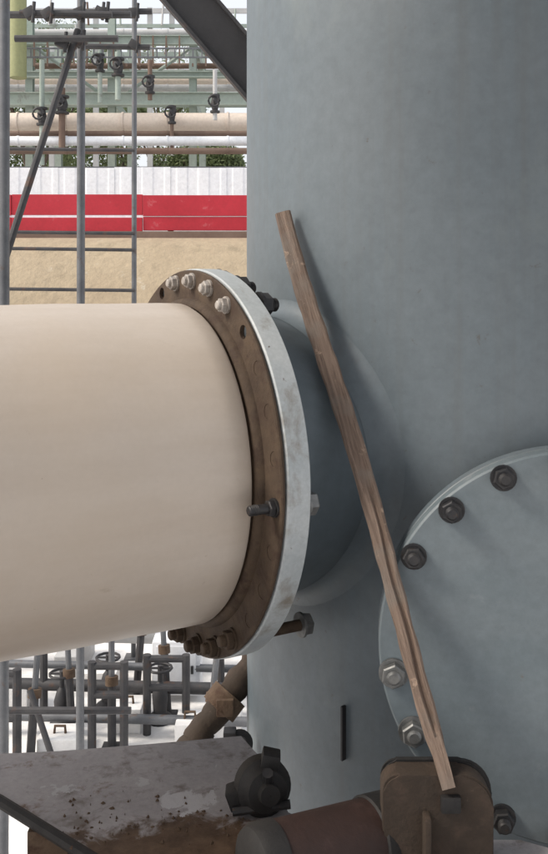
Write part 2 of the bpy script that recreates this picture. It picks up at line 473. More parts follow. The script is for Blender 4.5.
# ------------------------------------------------------------------ beige pipe with its rusty flange
pipe = empty('pipe', P - D * .8)
tag(pipe, 'wide beige painted pipe with rusty flange bolted to the vessel', 'pipe')
bm = bmesh.new()
L = 1.75
prof = [(PR - .012, L), (PR, L), ]
n = 40
for i in range(n + 1):
    s = L - (L - .03) * i / n
    prof.append((PR + .0012 * math.sin(s * 9) + .0008 * math.sin(s * 23), s))
prof.append((PR - .004, .022)); 
lathe(bm, prof, P, -D, 144)
build('pipe_body', bm, M['beige'], pipe)
bm = holed_disc(FR - .003, PR - .05, T1, FB, ANG, .016); bm.transform(FW(P + D * T1))
build('pipe_flange', bm, M['rusty_flange'], pipe)
bm = bmesh.new()        # hub and fillet weld between flange and pipe
lathe(bm, [(PR + .014, -.002), (PR + .012, .006), (PR + .007, .012), (PR + .003, .015), (PR - .004, .016)], P, -D, 144)
build('flange_hub', bm, M['rusty_flange'], pipe)
# stud bolts
fb_long = bolt_mesh('stud_bolt', .0175, M['dark_steel'], .0105, (.004, .018), .020, (-.10, .062))
fb_norm = bolt_mesh('stud_bolt_short', .0175, M['nut_pale'], .0105, (.004, .018), .020, (-.11, .026))
fb_rust = bolt_mesh('stud_bolt_rusty', .0215, M['rusty_flange'], .013, (.004, .022), .025, (-.11, .036))
fb_far = bolt_mesh('stud_bolt_far', .0215, M['rusty_flange'], .013, (.004, .022), .025, (-.19, .036))
back_nut = bolt_mesh('back_nut', .026, M['nut_grey'], .013, (.004, .026), .029, (0, .030))
back_dark = bolt_mesh('back_nut_dark', .028, M['dark_steel'], .015, (.004, .030), .031, (0, .05))
BACK = Matrix.Rotation(math.pi, 4, 'X')
thick = T1 + GAP + T2
# (index of the hole, stud mesh, nut distance behind the flange, nut mesh)
fitted = {}
for k in (27, 0, 1): fitted[k] = (fb_norm, 0, back_dark)
fitted[2] = (fb_norm, .012, back_dark)
fitted[7] = (fb_long, .0, back_nut)
fitted[11] = (fb_far, .105, back_nut)
for k in (12, 13, 14, 15, 16): fitted[k] = (fb_rust, 0, back_dark)
stub = bpy.data.meshes.new('stud_end'); bm = bmesh.new(); tube(bm, (0, 0, -.055), (0, 0, -.001), .0157, 14); bm.to_mesh(stub); bm.free(); stub.materials.append(M['rusty_flange'])
for k in range(4, 11):
    if k in fitted: continue
    a = ANG[k]; inst('stud_end', stub, pipe, Matrix.Translation(P + (H * math.cos(a) + ZU * math.sin(a)) * FB) @ FM.to_4x4())
for k, (me, off, nut) in fitted.items():
    a = ANG[k]
    p = P + (H * math.cos(a) + ZU * math.sin(a)) * FB
    W = Matrix.Translation(p) @ FM.to_4x4() @ Matrix.Rotation(random.uniform(0, 1), 4, 'Z')
    b = inst('stud_bolt', me, pipe, W)
    W2 = Matrix.Translation(p + D * (thick + off)) @ FM.to_4x4() @ BACK @ Matrix.Rotation(random.uniform(0, 1), 4, 'Z')
    inst('nut', nut, pipe, W2)

# ------------------------------------------------------------------ deck plate under the pipe
DZ = -1.05
def on_z(px, py, z): Y = -z * F / (py - HY); return at(px, py, Y)
deck = empty('deck_plate', (-.4, 2.0, DZ))
tag(deck, 'worn grey steel deck plate with flaking paint below the beige pipe', 'deck plate')
bm = bmesh.new()
c1 = on_z(-60, 762, DZ); c2 = on_z(236, 736, DZ); c3 = on_z(262, 740, DZ); c4 = on_z(420, 745, DZ)
out = [on_z(-70, 757, DZ), on_z(60, 751, DZ), on_z(150, 744, DZ), on_z(241, 736, DZ), on_z(268, 766, DZ), on_z(288, 812, DZ), on_z(330, 838, DZ), on_z(520, 840, DZ),
       Vector((.75, 1.60, DZ)), Vector((.75, 1.35, DZ)), on_z(180, 905, DZ), on_z(90, 852, DZ), on_z(0, 797, DZ), on_z(-70, 764, DZ)]
top = [bm.verts.new(p) for p in out]; bot = [bm.verts.new(p - Vector((0, 0, .016))) for p in out]
bm.faces.new(top); bm.faces.new(bot[::-1])
for i in range(len(out)):
    j = (i + 1) % len(out); bm.faces.new((top[i], top[j], bot[j], bot[i]))
build('plate', bm, M['plate'], deck, smooth=False)
bm = bmesh.new()       # black angle trim on the near edge
path_tube(bm, [p + Vector((0, -.004, -.004)) for p in (on_z(-75, 762, DZ), on_z(0, 798, DZ), on_z(90, 854, DZ), on_z(185, 911, DZ))], .012, 8)
build('edge_trim', bm, M['edge_black'], deck)
for x in (-.45, -.1, .4):     # cross bearers below
    bm = bmesh.new(); box(bm, (x - .04, 1.45 if x > -.2 else 1.8, DZ - .13), (x + .04, 2.02 if x < 0 else 1.72, DZ - .017))
    build('bearer', bm, M['rust'], deck, smooth=False)
# lower rusty landing seen past the near edge
bm = bmesh.new(); box(bm, (-2.2, .2, -1.62), (1.2, 2.05, -1.60))
tag(build('lower_landing', bm, M['rust'], smooth=False), 'rusty steel landing below the deck plate edge', 'landing')

# flakes and rubble of rust scale on the plate
bm = bmesh.new()
for i in range(90):
    px = random.uniform(60, 262); py = random.triangular(790, 856, 826)
    c = on_z(px, py, DZ); r = random.uniform(.0015, .005) * random.choice((.6, 1, 1.4)); k = random.randint(4, 6); h = random.uniform(.002, .007)
    a0 = random.random() * 6
    base = [bm.verts.new(c + Vector((math.cos(a0 + 6.283 * j / k) * r * random.uniform(.6, 1.2), math.sin(a0 + 6.283 * j / k) * r * random.uniform(.6, 1.2), .0005))) for j in range(k)]
    tp = bm.verts.new(c + Vector((random.uniform(-.3, .3) * r, random.uniform(-.3, .3) * r, h)))
    for j in range(k): bm.faces.new((base[j], base[(j + 1) % k], tp))
tag(build('rust_scale', bm, M['rust'], smooth=False), 'loose flakes of brown rust scale lying on the deck plate', kind='stuff')

# ------------------------------------------------------------------ rusty upright bracket
def rounded_plate(w, h, th, r_l, r_r, hole=None):
    pts = [(0, 0), (w, 0)]
    for i in range(9):
        a = R(90 * i / 8); pts.append((w - r_r + r_r * math.cos(a), h - r_r + r_r * math.sin(a)))
    for i in range(7):
        a = R(90 + 90 * i / 6); pts.append((r_l + r_l * math.cos(a), h - r_l + r_l * math.sin(a)))
    bm = bmesh.new()
    A = [bm.verts.new((x, 0, z)) for x, z in pts]; B = [bm.verts.new((x, th, z)) for x, z in pts]
    bm.faces.new(A); bm.faces.new(B[::-1])
    for i in range(len(pts)):
        j = (i + 1) % len(pts); bm.faces.new((A[i], A[j], B[j], B[i]))
    bmesh.ops.bevel(bm, geom=[e for e in bm.edges if len(set(round(v.co.y, 4) for v in e.verts)) == 1], offset=.004, segments=2, affect='EDGES')
    return bm
LY = 1.66
l0 = at(383, 850, LY); l1 = at(494, 776, LY)
bracket = empty('bracket', (l0.x + .1, LY, DZ))
tag(bracket, 'brown rusted steel bracket with rounded corner at the foot of the timber', 'bracket')
bm = rounded_plate(l1.x - l0.x, l1.z - DZ, .05, .03, .06); bm.transform(Matrix.Translation((l0.x, LY, DZ)))
build('bracket_plate', bm, M['lug'], bracket)
bm = rounded_plate(l1.x - l0.x + .006, l1.z - DZ + .004, .012, .03, .062); bm.transform(Matrix.Translation((l0.x + .002, LY + .05, DZ)))
build('back_plate', bm, M['edge_black'], bracket)
bm = bmesh.new(); box(bm, (l0.x + .072, LY - .03, DZ + .002), (l0.x + .084, LY + .002, DZ + .105), bev=.003); build('rib', bm, M['lug'], bracket)
bm = bmesh.new(); path_tube(bm, [(l0.x + .006 + .2 * i / 24, LY - .001 - .001 * math.sin(i * 2), DZ + .003) for i in range(25)], [.007 + .0015 * math.sin(i * 2.3) for i in range(25)], 6); build('weld_bead', bm, M['lug'], bracket)
bm = bmesh.new(); box(bm, (l0.x + .125 - .02, LY - .012, -.945), (l0.x + .125 + .016, LY + .01, -.915), bev=.003)
build('socket', bm, M['edge_black'], bracket)

# dull red pipe lying beside the bracket
rp = empty('short_pipe', at(320, 838, 1.62))
tag(rp, 'short dull red pipe with dark open end lying beside the bracket', 'pipe')
a, b = at(258, 868, 1.60), at(392, 832, 1.74)
bm = bmesh.new(); dd = (b - a)
lathe(bm, [(.056, .0), (.066, .0), (.069, .004), (.069, dd.length), (.054, dd.length), (.056, 0)], a, dd, 40)
build('pipe_wall', bm, M['redpipe'], rp)
bm = bmesh.new(); lathe(bm, [(.0695, dd.length * .80), (.074, dd.length * .81), (.074, dd.length * .98), (.0695, dd.length)], a, dd, 40)
build('collar', bm, M['edge_black'], rp)
bm = bmesh.new(); lathe(bm, [(.001, -.02), (.05, -.02), (.066, -.012), (.072, .0), (.072, .035), (.0695, .036)], a, dd, 40)
build('end_plug', bm, M['edge_black'], rp)

# black clamp at the end of the deck plate
cl = empty('clamp', at(262, 800, 1.83))
tag(cl, 'black bolted clamp beside the foot of the vessel', 'clamp')
cc = at(263, 786, 1.84)
bm = bmesh.new()
lathe(bm, [(.001, -.04), (.04, -.04), (.05, -.03), (.056, -.02), (.056, .012), (.046, .02), (.04, .036), (.022, .04), (.02, .055), (.001, .055)], cc, Vector((.3, -1, .15)), 28)
build('clamp_ring', bm, M['edge_black'], cl)
bm = bmesh.new(); box(bm, (-.075, -.022, -.02), (-.04, .022, .02), Matrix.Translation(cc) @ Matrix.Rotation(R(-20), 4, 'Y'), bev=.004)
build('clamp_jaw', bm, M['edge_black'], cl)
bm = bmesh.new(); box(bm, (-.015, -.02, .04), (.022, .02, .072), Matrix.Translation(cc) @ Matrix.Rotation(R(12), 4, 'Y'), bev=.004)
build('clamp_jaw', bm, M['edge_black'], cl)
bm = bmesh.new(); tube(bm, cc + Vector((-.06, -.03, -.035)), cc + Vector((.055, -.03, -.02)), .009, 10)
tube(bm, cc + Vector((.01, -.045, .05)), cc + Vector((.01, .04, -.09)), .011, 10)
build('clamp_bolt', bm, M['dark_steel'], cl)

# ------------------------------------------------------------------ leaning timber
B0 = at(449, 789, LY - .004)
nc = Vector((P.x, P.y, PZ))
def gap_to_neck(T):
    best = 9
    for i in range(200):
        p = B0.lerp(T, i / 199); q = p - nc; s = q.dot(D); rad = (q - D * s).length
        if s > thick: best = min(best, rad - NR)
        elif s > -.05: best = min(best, rad - FR)
        best = min(best, math.hypot(p.x - AX.x, p.y - AX.y) - RV + .008)
    return best
lo, hi = 1.5, 2.6
for _ in range(40):
    mid = (lo + hi) / 2
    if gap_to_neck(at(286, 214, mid)) > .029: lo = mid
    else: hi = mid
T0 = at(286, 214, lo); print('timber top', T0)
eu = tuple(frame_to(T0 - B0).to_euler())
def timber():
    m, t, b = nodes('weathered_timber_grain')
    v = vec(t, (1, 1, 22), eu, vt='TEXTURE'); p = vec(t)
    g1 = noise(t, v, 260, 5, .7, .6); g2 = noise(t, v, 70, 4, .6, 1.2)
    c = mix(t, ramp(t, g2, .35, .65), (.125, .088, .068), (.22, .16, .125))
    c = mix(t, ramp(t, g1, .50, .68), c, (.085, .056, .042))
    c = mix(t, ramp(t, noise(t, p, 7, 5), .52, .7), c, (.17, .145, .125))
    c = mix(t, ramp(t, noise(t, p, 24, 6, .7), .63, .70), c, (.34, .25, .19))
    c = mix(t, ramp(t, noise(t, p, 17, 3), .70, .74), c, (.05, .035, .028))
    t.links.new(c, b.inputs['Base Color']); b.inputs['Roughness'].default_value = .85
    bump(t, b, g1, .8, .004); return m
M['wood'] = timber()
bm = bmesh.new(); ax = (T0 - B0); Lw = ax.length; u = ax.normalized()
toC = (-(B0 + T0) / 2).normalized(); nrm = (toC - u * toC.dot(u)).normalized(); side = u.cross(nrm)
if side.x < 0: side = -side
rings = []; NS = 46
for i in range(NS + 1):
    s = i / NS
    hw = .0185 + .0055 * min(1, max(0, (s - .1) / .5)) - .003 * max(0, s - .85) / .15; hw *= .94; hw += .0009 * math.sin(i * 1.7) + .0006 * math.sin(i * 4.3)
    if s < .055: hw *= .72
    ht = .013
    g = .009 * max(0, 1 - max(0, (s - .38)) / .12) if s > .07 else 0
    c = B0 + ax * s + side * (.006 * math.sin(s * 5.2) - .004 * math.sin(s * 9)) + nrm * .004 * math.sin(s * 7)
    gx = .004 + .002 * math.sin(i * .8)
    prof = [(-hw, -ht), (-hw, ht * .7), (-hw * .8, ht), (gx - .005, ht), (gx, ht - g), (gx + .004, ht - g), (gx + .008, ht * .96), (hw * .8, ht * .9), (hw, ht * .55), (hw, -ht)]
    rings.append([bm.verts.new(c + side * x + nrm * y) for x, y in prof])
for i in range(NS):
    for k in range(10):
        l = (k + 1) % 10; bm.faces.new((rings[i][k], rings[i][l], rings[i + 1][l], rings[i + 1][k]))
bm.faces.new(rings[0][::-1]); bm.faces.new(rings[-1])
tag(build('timber_batten', bm, M['wood'], ang=28), 'long weathered brown timber batten leaning across the vessel nozzle', 'timber')

# rusty diagonal strut behind the deck plate
bm = bmesh.new(); a, b = at(262, 652, 2.75), at(176, 765, 2.62)
path_tube(bm, [a.lerp(b, i / 30) + Vector((.002 * math.sin(i * 2.1), 0, .004 * math.sin(i))) for i in range(31)], [.040 + .0025 * math.sin(i * .9) for i in range(31)], 16)
o = empty('strut', b); tag(o, 'thick rusty diagonal strut between vessel and deck plate', 'strut')
build('strut_tube', bm, M['lug'], o)
bm = bmesh.new(); m_ = a.lerp(b, .45); lathe(bm, [(.03, -.03), (.056, -.028), (.056, .028), (.03, .03)], m_, b - a, 20)
box(bm, (-.02, -.06, -.02), (.03, -.03, .03), Matrix.Translation(m_), bev=.004)
build('strut_clamp', bm, M['rust'], o)
# black coupler at the vessel edge
bm = bmesh.new(); c = at(238, 746, 2.5)
lathe(bm, [(.015, -.03), (.034, -.03), (.037, -.02), (.037, .02), (.034, .03), (.015, .03)], c, Vector((.3, -.6, .7)), 20, closed=True)
box(bm, (-.04, -.02, .01), (-.005, .02, .045), Matrix.Translation(c), bev=.004)
tag(build('coupler', bm, M['dark_steel']), 'small black coupler at the edge of the vessel above the deck plate', 'coupler')

# ------------------------------------------------------------------ scaffold behind the pipe
sf = empty('scaffold', (-1.3, 6, GZ)); tag(sf, 'grey tubular scaffold standing in the yard behind the beige pipe', 'scaffold')
stand = [(3, 4.4, .026), (80, 5.5, .0245), (133.5, 8.0, .022)]
gpos = []
for px, Y, r in stand:
    x = (px - HX) / F * Y; gpos.append((x, Y))
    bm = bmesh.new(); tube(bm, (x, Y, GZ + .01), (x + .01, Y, 3.4), r, 14); build('standard', bm, M['scaff'], sf)
    bm = bmesh.new(); box(bm, (x - .075, Y - .075, GZ), (x + .075, Y + .075, GZ + .01)); build('base_plate', bm, M['scaff'], sf, smooth=False)
for X, Y in ((-2.75, 4.4), (-2.75, 5.5), (-2.85, 8.0)):
    bm = bmesh.new(); tube(bm, (X, Y, GZ + .01), (X, Y, 3.4), .024, 14); build('standard', bm, M['scaff'], sf)
def tubep(nm, a, b, r, m, par, n=10):
    bm = bmesh.new(); tube(bm, a, b, r, n); return build(nm, bm, m, par)
for z in (1.27, .54, .395, .04, -1.2):
    tubep('ledger', (gpos[2][0] + .02, 7.95, z), (-2.9, 7.95, z + .02), .016, M['scaff_dark'], sf)
for z in (1.72, -1.0, -2.55):
    tubep('transom', (gpos[1][0] + .3, 5.56, z), (-2.95, 5.56, z), .022, M['scaff_dark'], sf)
for (xa, xb, y, z0, z1) in ((20, 112, 5.35, 1.665, 1.655), (28, 152, 6.1, 1.90, 1.91), (60, 150, 6.4, 1.76, 1.75), (15, 118, 5.3, 1.50, 1.50)):
    tubep('transom', ((xa - HX) / F * y, y, z0), ((xb - HX) / F * y, y, z1), .02, M['scaff_dark'], sf)
tubep('brace', at(78, 30, 5.4), at(-8, 300, 5.0), .021, M['scaff_dark'], sf)
tubep('brace', at(30, 690, 5.9), at(58, 775, 5.7), .02, M['scaff_dark'], sf)
# couplers at the joints near the top
for (px, py, y) in ((80, 13, 5.4), (80, 41, 5.4), (48, 14, 5.35), (104, 13, 5.4), (62, 43, 5.35), (134, 13, 6.1), (134, 45, 6.4), (100, 12, 6.1), (30, 13, 5.35)):
    bm = bmesh.new(); c = at(px, py, y)
    box(bm, (-.034, -.03, -.03), (.034, .03, .03), Matrix.Translation(c) @ Matrix.Rotation(random.uniform(-.6, .6), 4, 'Y'), bev=.008)
    tube(bm, c + Vector((.02, -.02, -.06)), c + Vector((.03, -.02, .06)), .011, 8)
    build('coupler', bm, M['scaff_dark'], sf)

# dark stair stringer across the top
st = empty('stair_stringer', at(300, 180, 4.1)); tag(st, 'charcoal steel stair stringer sloping down behind the vessel', 'stringer')
a, b = at(124, -76, 4.1), at(330, 165, 4.1)
dd = (b - a).normalized(); up = Vector((-dd.z, 0, dd.x)); up = up if up.z > 0 else -up
W4 = Matrix.Translation(a) @ Matrix((dd, Vector((0, 1, 0)), up)).transposed().to_4x4(); Ls = (b - a).length
bm = bmesh.new(); box(bm, (0, -.006, -.085), (Ls, .006, .085), W4); build('web', bm, M['charcoal'], st, smooth=False)
for s in (-1, 1):
    bm = bmesh.new(); box(bm, (0, -.05, s * .092 - .007), (Ls, .03, s * .092 + .007), W4); build('flange', bm, M['scaff_dark'], st, smooth=False)

# ------------------------------------------------------------------ things in the yard under the pipe
def low_frame(px0, px1, Y, ztop, zmid, label):
    o = empty('barrier_frame', ((px0 - HX) / F * Y, Y, GZ)); tag(o, label, 'barrier', 'low tube frames in the yard')
    for px in (px0, px1):
        x = (px - HX) / F * Y; tubep('post', (x, Y, GZ), (x, Y, ztop), .03, M['scaff_dark'], o)
    for z in (ztop - .03, zmid):
        tubep('rail', ((px0 - HX) / F * Y, Y, z), ((px1 - HX) / F * Y, Y, z), .026, M['scaff_dark'], o)
    return o
low_frame(-55, 17, 6.1, -2.52, -2.85, 'low dark tube frame at the far left below the pipe')
low_frame(92, 124, 6.3, -2.55, -2.78, 'narrow dark tube frame in the middle of the bright yard')
low_frame(147, 186, 6.6, -2.62, -2.86, 'dark tube frame beside the rusty strut')
# grey yard pipe on sleepers
yp = empty('yard_pipe', (-1.5, 7.7, GZ)); tag(yp, 'pale grey yard pipe running behind the lower edge of the beige pipe', 'pipe')
tubep('pipe_run', (-4, 7.9, -2.83), (.6, 7.6, -2.83), .13, M['paleg'], yp, 24)
for x in (-2.6, -1.7, -.9):
    bm = bmesh.new(); box(bm, (x - .1, 7.4, GZ), (x + .1, 8.1, -2.955), bev=.01); build('sleeper', bm, M['paleg'], yp, smooth=False)
# thin pipes and valves on the ground
for i, (y, z, r, m) in enumerate(((6.9, -2.98, .045, 'scaff_dark'), (7.15, -2.93, .03, 'scaff'), (6.55, -3.06, .035, 'scaff'))):
    o = tubep('thin_pipe', (-3, y + .1, z), (.6, y - .1, z), r, M[m], None, 14)
    tag(o, ('dark thin pipe on the yard floor, farthest of the thin pipes', 'grey thin pipe on the yard just behind the dark one', 'grey thin pipe nearest the deck plate on the yard floor')[i] if i != 1 else 'slim grey pipe between two others on the yard floor', 'pipe')
for i, (px, y) in enumerate(((62, 6.7), (160, 6.8), (108, 7.0))):
    x = (px - HX) / F * y
    o = empty('valve', (x, y, GZ)); tag(o, ('dark gate valve on the yard near the far left frame', 'dark gate valve standing in front of the white cabinet', 'dark gate valve between the tube frames')[i], 'valve', 'gate valves in the yard')
    bm = bmesh.new(); lathe(bm, [(.02, 0), (.09, .0), (.09, .04), (.05, .07), (.06, .2), (.04, .27), (.018, .3), (.018, .42), (.001, .42)], (x, y, GZ + .0), ZU, 16); build('valve_body', bm, M['scaff_dark'], o)
    bm = bmesh.new(); pts = [(x + .09 * math.cos(k * .5236), y + .09 * math.sin(k * .5236), GZ + .4) for k in range(12)]; path_tube(bm, pts, .010, 6, True)
    tube(bm, (x - .09, y, GZ + .4), (x + .09, y, GZ + .4), .008, 6); build('hand_wheel', bm, M['charcoal'], o)
cb = empty('cabinet', ((175 - HX) / F * 7.1, 7.1, GZ)); tag(cb, 'small white cabinet standing in the yard below the pipe flange', 'cabinet')
x0, x1 = (152 - HX) / F * 7.1, (200 - HX) / F * 7.1
bm = bmesh.new(); box(bm, (x0, 7.1, GZ + .06), (x1, 7.35, GZ + .48), bev=.01); build('cabinet_body', bm, M['white'], cb)
bm = bmesh.new(); box(bm, (x0 + .03, 7.088, GZ + .09), (x1 - .03, 7.098, GZ + .45), bev=.003); build('cabinet_door', bm, M['white'], cb)
bm = bmesh.new(); box(bm, (x1 - .07, 7.07, GZ + .24), (x1 - .05, 7.086, GZ + .30)); build('handle', bm, M['charcoal'], cb)

# ------------------------------------------------------------------ red barrier, white hoarding on the terrace
bm = bmesh.new(); box(bm, (-12, 16.5, .9), (6, 16.8, 1.165), bev=.02)
tag(build('kerb', bm, M['brown'], smooth=False), 'low brown kerb under the red barrier boards', 'kerb')
rb = empty('red_barrier', (-3, 16.6, 1.02)); tag(rb, 'red two-board barrier running along the top of the sandy bank', 'barrier')
for k in range(8):
    x = -12 + 2.4 * k
    for (za, zb) in ((1.45, 1.83), (1.17, 1.42)):
        dz = random.uniform(-.012, .012); bm = bmesh.new(); box(bm, (x + .004, 16.55, za), (x + 2.396, 16.62, zb), Matrix.Translation((0, random.uniform(-.015, .015), dz)), bev=.006); build('board', bm, M['red'], rb, smooth=False)
bm = bmesh.new(); box(bm, (-12, 16.57, 1.40), (6, 16.60, 1.47)); build('white_strip', bm, M['white'], rb, smooth=False)
for i in range(8):
    bm = bmesh.new(); x = -11.5 + 2.4 * i; box(bm, (x - .05, 16.63, 1.0), (x + .05, 16.72, 1.8)); build('post', bm, M['brown'], rb, smooth=False)
wh = empty('hoarding', (-3, 21, 1.02)); tag(wh, 'white sheet metal hoarding behind the red barrier', 'hoarding')
bmp = bmesh.new(); 
xs = [0, .12, .16, .38, .42, .62, .66, .88, .92, 1.14, 1.18, 1.30]; zz = [0, 0, .012, .012, 0, 0, .012, .012, 0, 0, .012, .012]
A = [bmp.verts.new((x, -z, 0)) for x, z in zip(xs, zz)]; Bv = [bmp.verts.new((x, -z, 1.92)) for x, z in zip(xs, zz)]
for i in range(len(xs) - 1): bmp.faces.new((A[i], A[i + 1], Bv[i + 1], Bv[i]))
pm = bpy.data.meshes.new('panel'); bmp.to_mesh(pm); bmp.free(); pm.materials.append(M['white'])
for i in range(12):
    inst('panel', pm, wh, Matrix.Translation((-11.5 + 1.3 * i, 21, 1.02 + random.uniform(0, .05))))
bm = bmesh.new(); box(bm, (-11.5, 21.005, 2.90), (4.2, 21.05, 2.98)); build('top_rail', bm, M['scaff'], wh, smooth=False)

# ------------------------------------------------------------------ pipe rack on the terrace
RY = 30.0
def rz(py, Y=RY): return (HY - py) / F * Y
def rx(px, Y=RY): return (px - HX) / F * Y
rk = empty('pipe_rack', (rx(120), RY, 1.02)); tag(rk, 'grey-green steel pipe rack with tiers of beams beyond the hoarding', 'pipe rack')
for px in (-40, 30, 112, 193, 275):
    for dy in (0, 4):
        bm = bmesh.new(); x = rx(px); w_ = .12
        box(bm, (x - w_, RY + dy - .14, 1.02), (x + w_, RY + dy - .12, 9.3)); box(bm, (x - w_, RY + dy + .12, 1.02), (x + w_, RY + dy + .14, 9.3)); box(bm, (x - .02, RY + dy - .119, 1.02), (x + .02, RY + dy + .119, 9.3))
        build('column', bm, M['green'], rk, smooth=False)
def ibeam(xa, xb, y, z, h, m=M['green'], par=rk):
    bm = bmesh.new(); w_ = .12
    box(bm, (xa, y - w_, z + h / 2 - .03), (xb, y + w_, z + h / 2)); box(bm, (xa, y - w_, z - h / 2), (xb, y + w_, z - h / 2 + .03)); box(bm, (xa, y - .015, z - h / 2 + .03), (xb, y + .015, z + h / 2 - .03))
    build('beam', bm, m, par, smooth=False)
for py, h in ((43, .30), (101, .42), (77, .2)):
    for dy in (-.3, 4.3): ibeam(rx(-60), rx(300), RY + dy, rz(py), h)
for px in (-40, 30, 112, 193, 275):
    for py in (43, 101):
        bm = bmesh.new(); x = rx(px); box(bm, (x - .1, RY - .17, rz(py) - .15), (x + .1, RY + 4.2, rz(py) + .1)); build('cross_beam', bm, M['green'], rk, smooth=False)
for (pa, pb, y0, y1) in ((30, 112, 43, 101), (112, 193, 101, 43), (193, 275, 43, 101)):
    bm = bmesh.new(); tube(bm, (rx(pa), RY + .3, rz(y0)), (rx(pb), RY + .3, rz(y1)), .06, 8); build('brace', bm, M['green'], rk)
# handrail on the rack
for i in range(24):
    bm = bmesh.new(); x = rx(-40 + 13 * i); box(bm, (x - .025, RY - .5, rz(70)), (x + .025, RY - .45, rz(70) + 1.0 - .9 * (i % 5 == 3)), None); build('rail_post', bm, M['brown'], rk, smooth=False)
# pipes on the rack and in front of it
def rackpipe(py, y, r, m, label, xa=-60, xb=300):
    bm = bmesh.new(); z = rz(py, y); tube(bm, (rx(xa, y), y, z), (rx(xb, y), y, z), r, 20)
    for i in range(7):
        x = rx(xa + (xb - xa) * (i + .5 + .15 * math.sin(i * 3)) / 7, y); tube(bm, (x - .03, y, z), (x + .03, y, z), r * 1.12, 20)
    o = build('rack_pipe', bm, m); tag(o, label, 'pipe', 'long pipes on the pipe rack'); return o
rackpipe(122, RY - .9, .29, M['cream'], 'thick cream pipe running along the pipe rack below the green beam')
rackpipe(133.5, RY - 1.3, .085, M['brown'], 'thin brown pipe right below the thick cream pipe')
rackpipe(141, RY - 1.5, .15, M['white'], 'white pipe lowest but one on the pipe rack')
rackpipe(151, RY - 1.7, .10, M['brown'], 'dark brown pipe lowest on the pipe rack')
rackpipe(88, RY + 1, .12, M['paleg'], 'pale grey pipe resting just above the wide green beam')
rackpipe(66, RY + 1.6, .10, M['brown'], 'slim brown pipe halfway between the green beams')
rackpipe(33, RY + .7, .13, M['paleg'], 'pale grey pipe resting on the uppermost green beam')
rackpipe(81, RY + 2.4, .16, M['cream'], 'cream pipe at the back of the middle tier')
# risers and valves standing up from the rack
for i, (px, ya, yb, r, m) in enumerate(((18, -20, 78, .26, 'olive'), (118, 100, 52, .09, 'green'), (150, 100, 60, .07, 'brown'), (215, 120, 70, .07, 'paleg'), (62, 150, 88, .10, 'brown'), (42, 165, 60, .08, 'green'), (172, 150, 108, .06, 'brown'), (100, 103, 48, .07, 'green'))):
    y = RY - 2.2 + .12 * i
    o = empty('riser', (rx(px, y), y, min(rz(ya, y), rz(yb, y))))
    lab = ('wide olive yellow riser pipe at the upper left edge', 'green riser with valve beside the middle rack column', 'brown riser standing between the two right columns', 'pale grey riser nearest the grey vessel', 'brown riser crossing the dark scaffold brace', 'slim green riser left of the dark scaffold brace', 'short brown riser in front of the cream pipe', 'green riser just right of the scaffold standard')[i]
    tag(o, lab, 'riser', 'riser pipes along the rack')
    bm = bmesh.new(); tube(bm, (rx(px, y), y, rz(ya, y)), (rx(px, y), y, rz(yb, y)), r, 14); build('riser_pipe', bm, M[m], o)
    if i:
        zc = (rz(ya, y) + rz(yb, y)) / 2 + random.uniform(-.3, .5)
        bm = bmesh.new(); lathe(bm, [(r, -.3), (r * 2.2, -.28), (r * 2.2, -.22), (r * 1.3, -.2), (r * 1.9, 0), (r * 1.3, .2), (r * 2.2, .22), (r * 2.2, .28), (r, .3)], (rx(px, y), y, zc), ZU, 14); build('valve_body', bm, M['scaff_dark'], o)
        bm = bmesh.new(); pts = [(rx(px, y) + .17 * math.cos(k * .5236), y - .45, zc + .17 * math.sin(k * .5236)) for k in range(12)]; path_tube(bm, pts, .035, 6, True)
        tube(bm, (rx(px, y), y - .46, zc), (rx(px, y), y - .05, zc), .03, 8); build('hand_wheel', bm, M['charcoal'], o)

# trees beyond the rack
def tree(px, Y, htop_px, rad, label, seed):
    random.seed(seed)
    x = rx(px, Y); base = Vector((x, Y, 1.02)); top = rz(htop_px, Y)
    o = empty('tree', base); tag(o, label, 'tree', 'trees beyond the pipe rack')
    bm = bmesh.new(); h = top - 1.02
    path_tube(bm, [base + Vector((.15 * math.sin(i), .1 * math.cos(i * 2), h * .8 * i / 6)) for i in range(7)], [.28 - .035 * i for i in range(7)], 8)
    ends = []
    for k in range(9):
        s = base + Vector((0, 0, h * random.uniform(.3, .7))); e = base + Vector((random.uniform(-1, 1) * rad * .75, random.uniform(-1, 1) * rad * .75, h * random.uniform(.5, .92)))
        path_tube(bm, [s, s.lerp(e, .5) + Vector((0, 0, .25)), e], [.1, .07, .03], 6); ends.append(e)
    build('trunk', bm, M['trunk'], o)
    vs, fs = [], []
    for e in ends + [base + Vector((0, 0, h * .92))]:
        cr = rad * random.uniform(.35, .6)
        for _ in range(900):
            q = Vector((random.gauss(0, 1), random.gauss(0, 1), random.gauss(0, .8))).normalized() * cr * random.uniform(.35, 1) ** .6
            c = e + q; s = random.uniform(.05, .12)
            a = Vector((random.gauss(0, 1), random.gauss(0, 1), random.gauss(0, 1))).normalized(); b = a.orthogonal().normalized()
            n0 = len(vs); vs += [c - a * s, c + b * s * .5, c + a * s, c - b * s * .5]; fs.append((n0, n0 + 1, n0 + 2, n0 + 3))
    me = bpy.data.meshes.new('crown'); me.from_pydata([tuple(v) for v in vs], [], fs); me.materials.append(M['leaf'])
    c = bpy.data.objects.new('crown', me); COL.objects.link(c); c.parent = o; c.location = -base
tree(210, 37, 148, 1.5, 'low leafy tree under the rack close to the vessel', 3)
tree(35, 42, 60, 2.6, 'broad green tree at the far left behind the rack', 5)
tree(120, 46, 92, 2.2, 'green tree seen through the middle of the rack', 9)
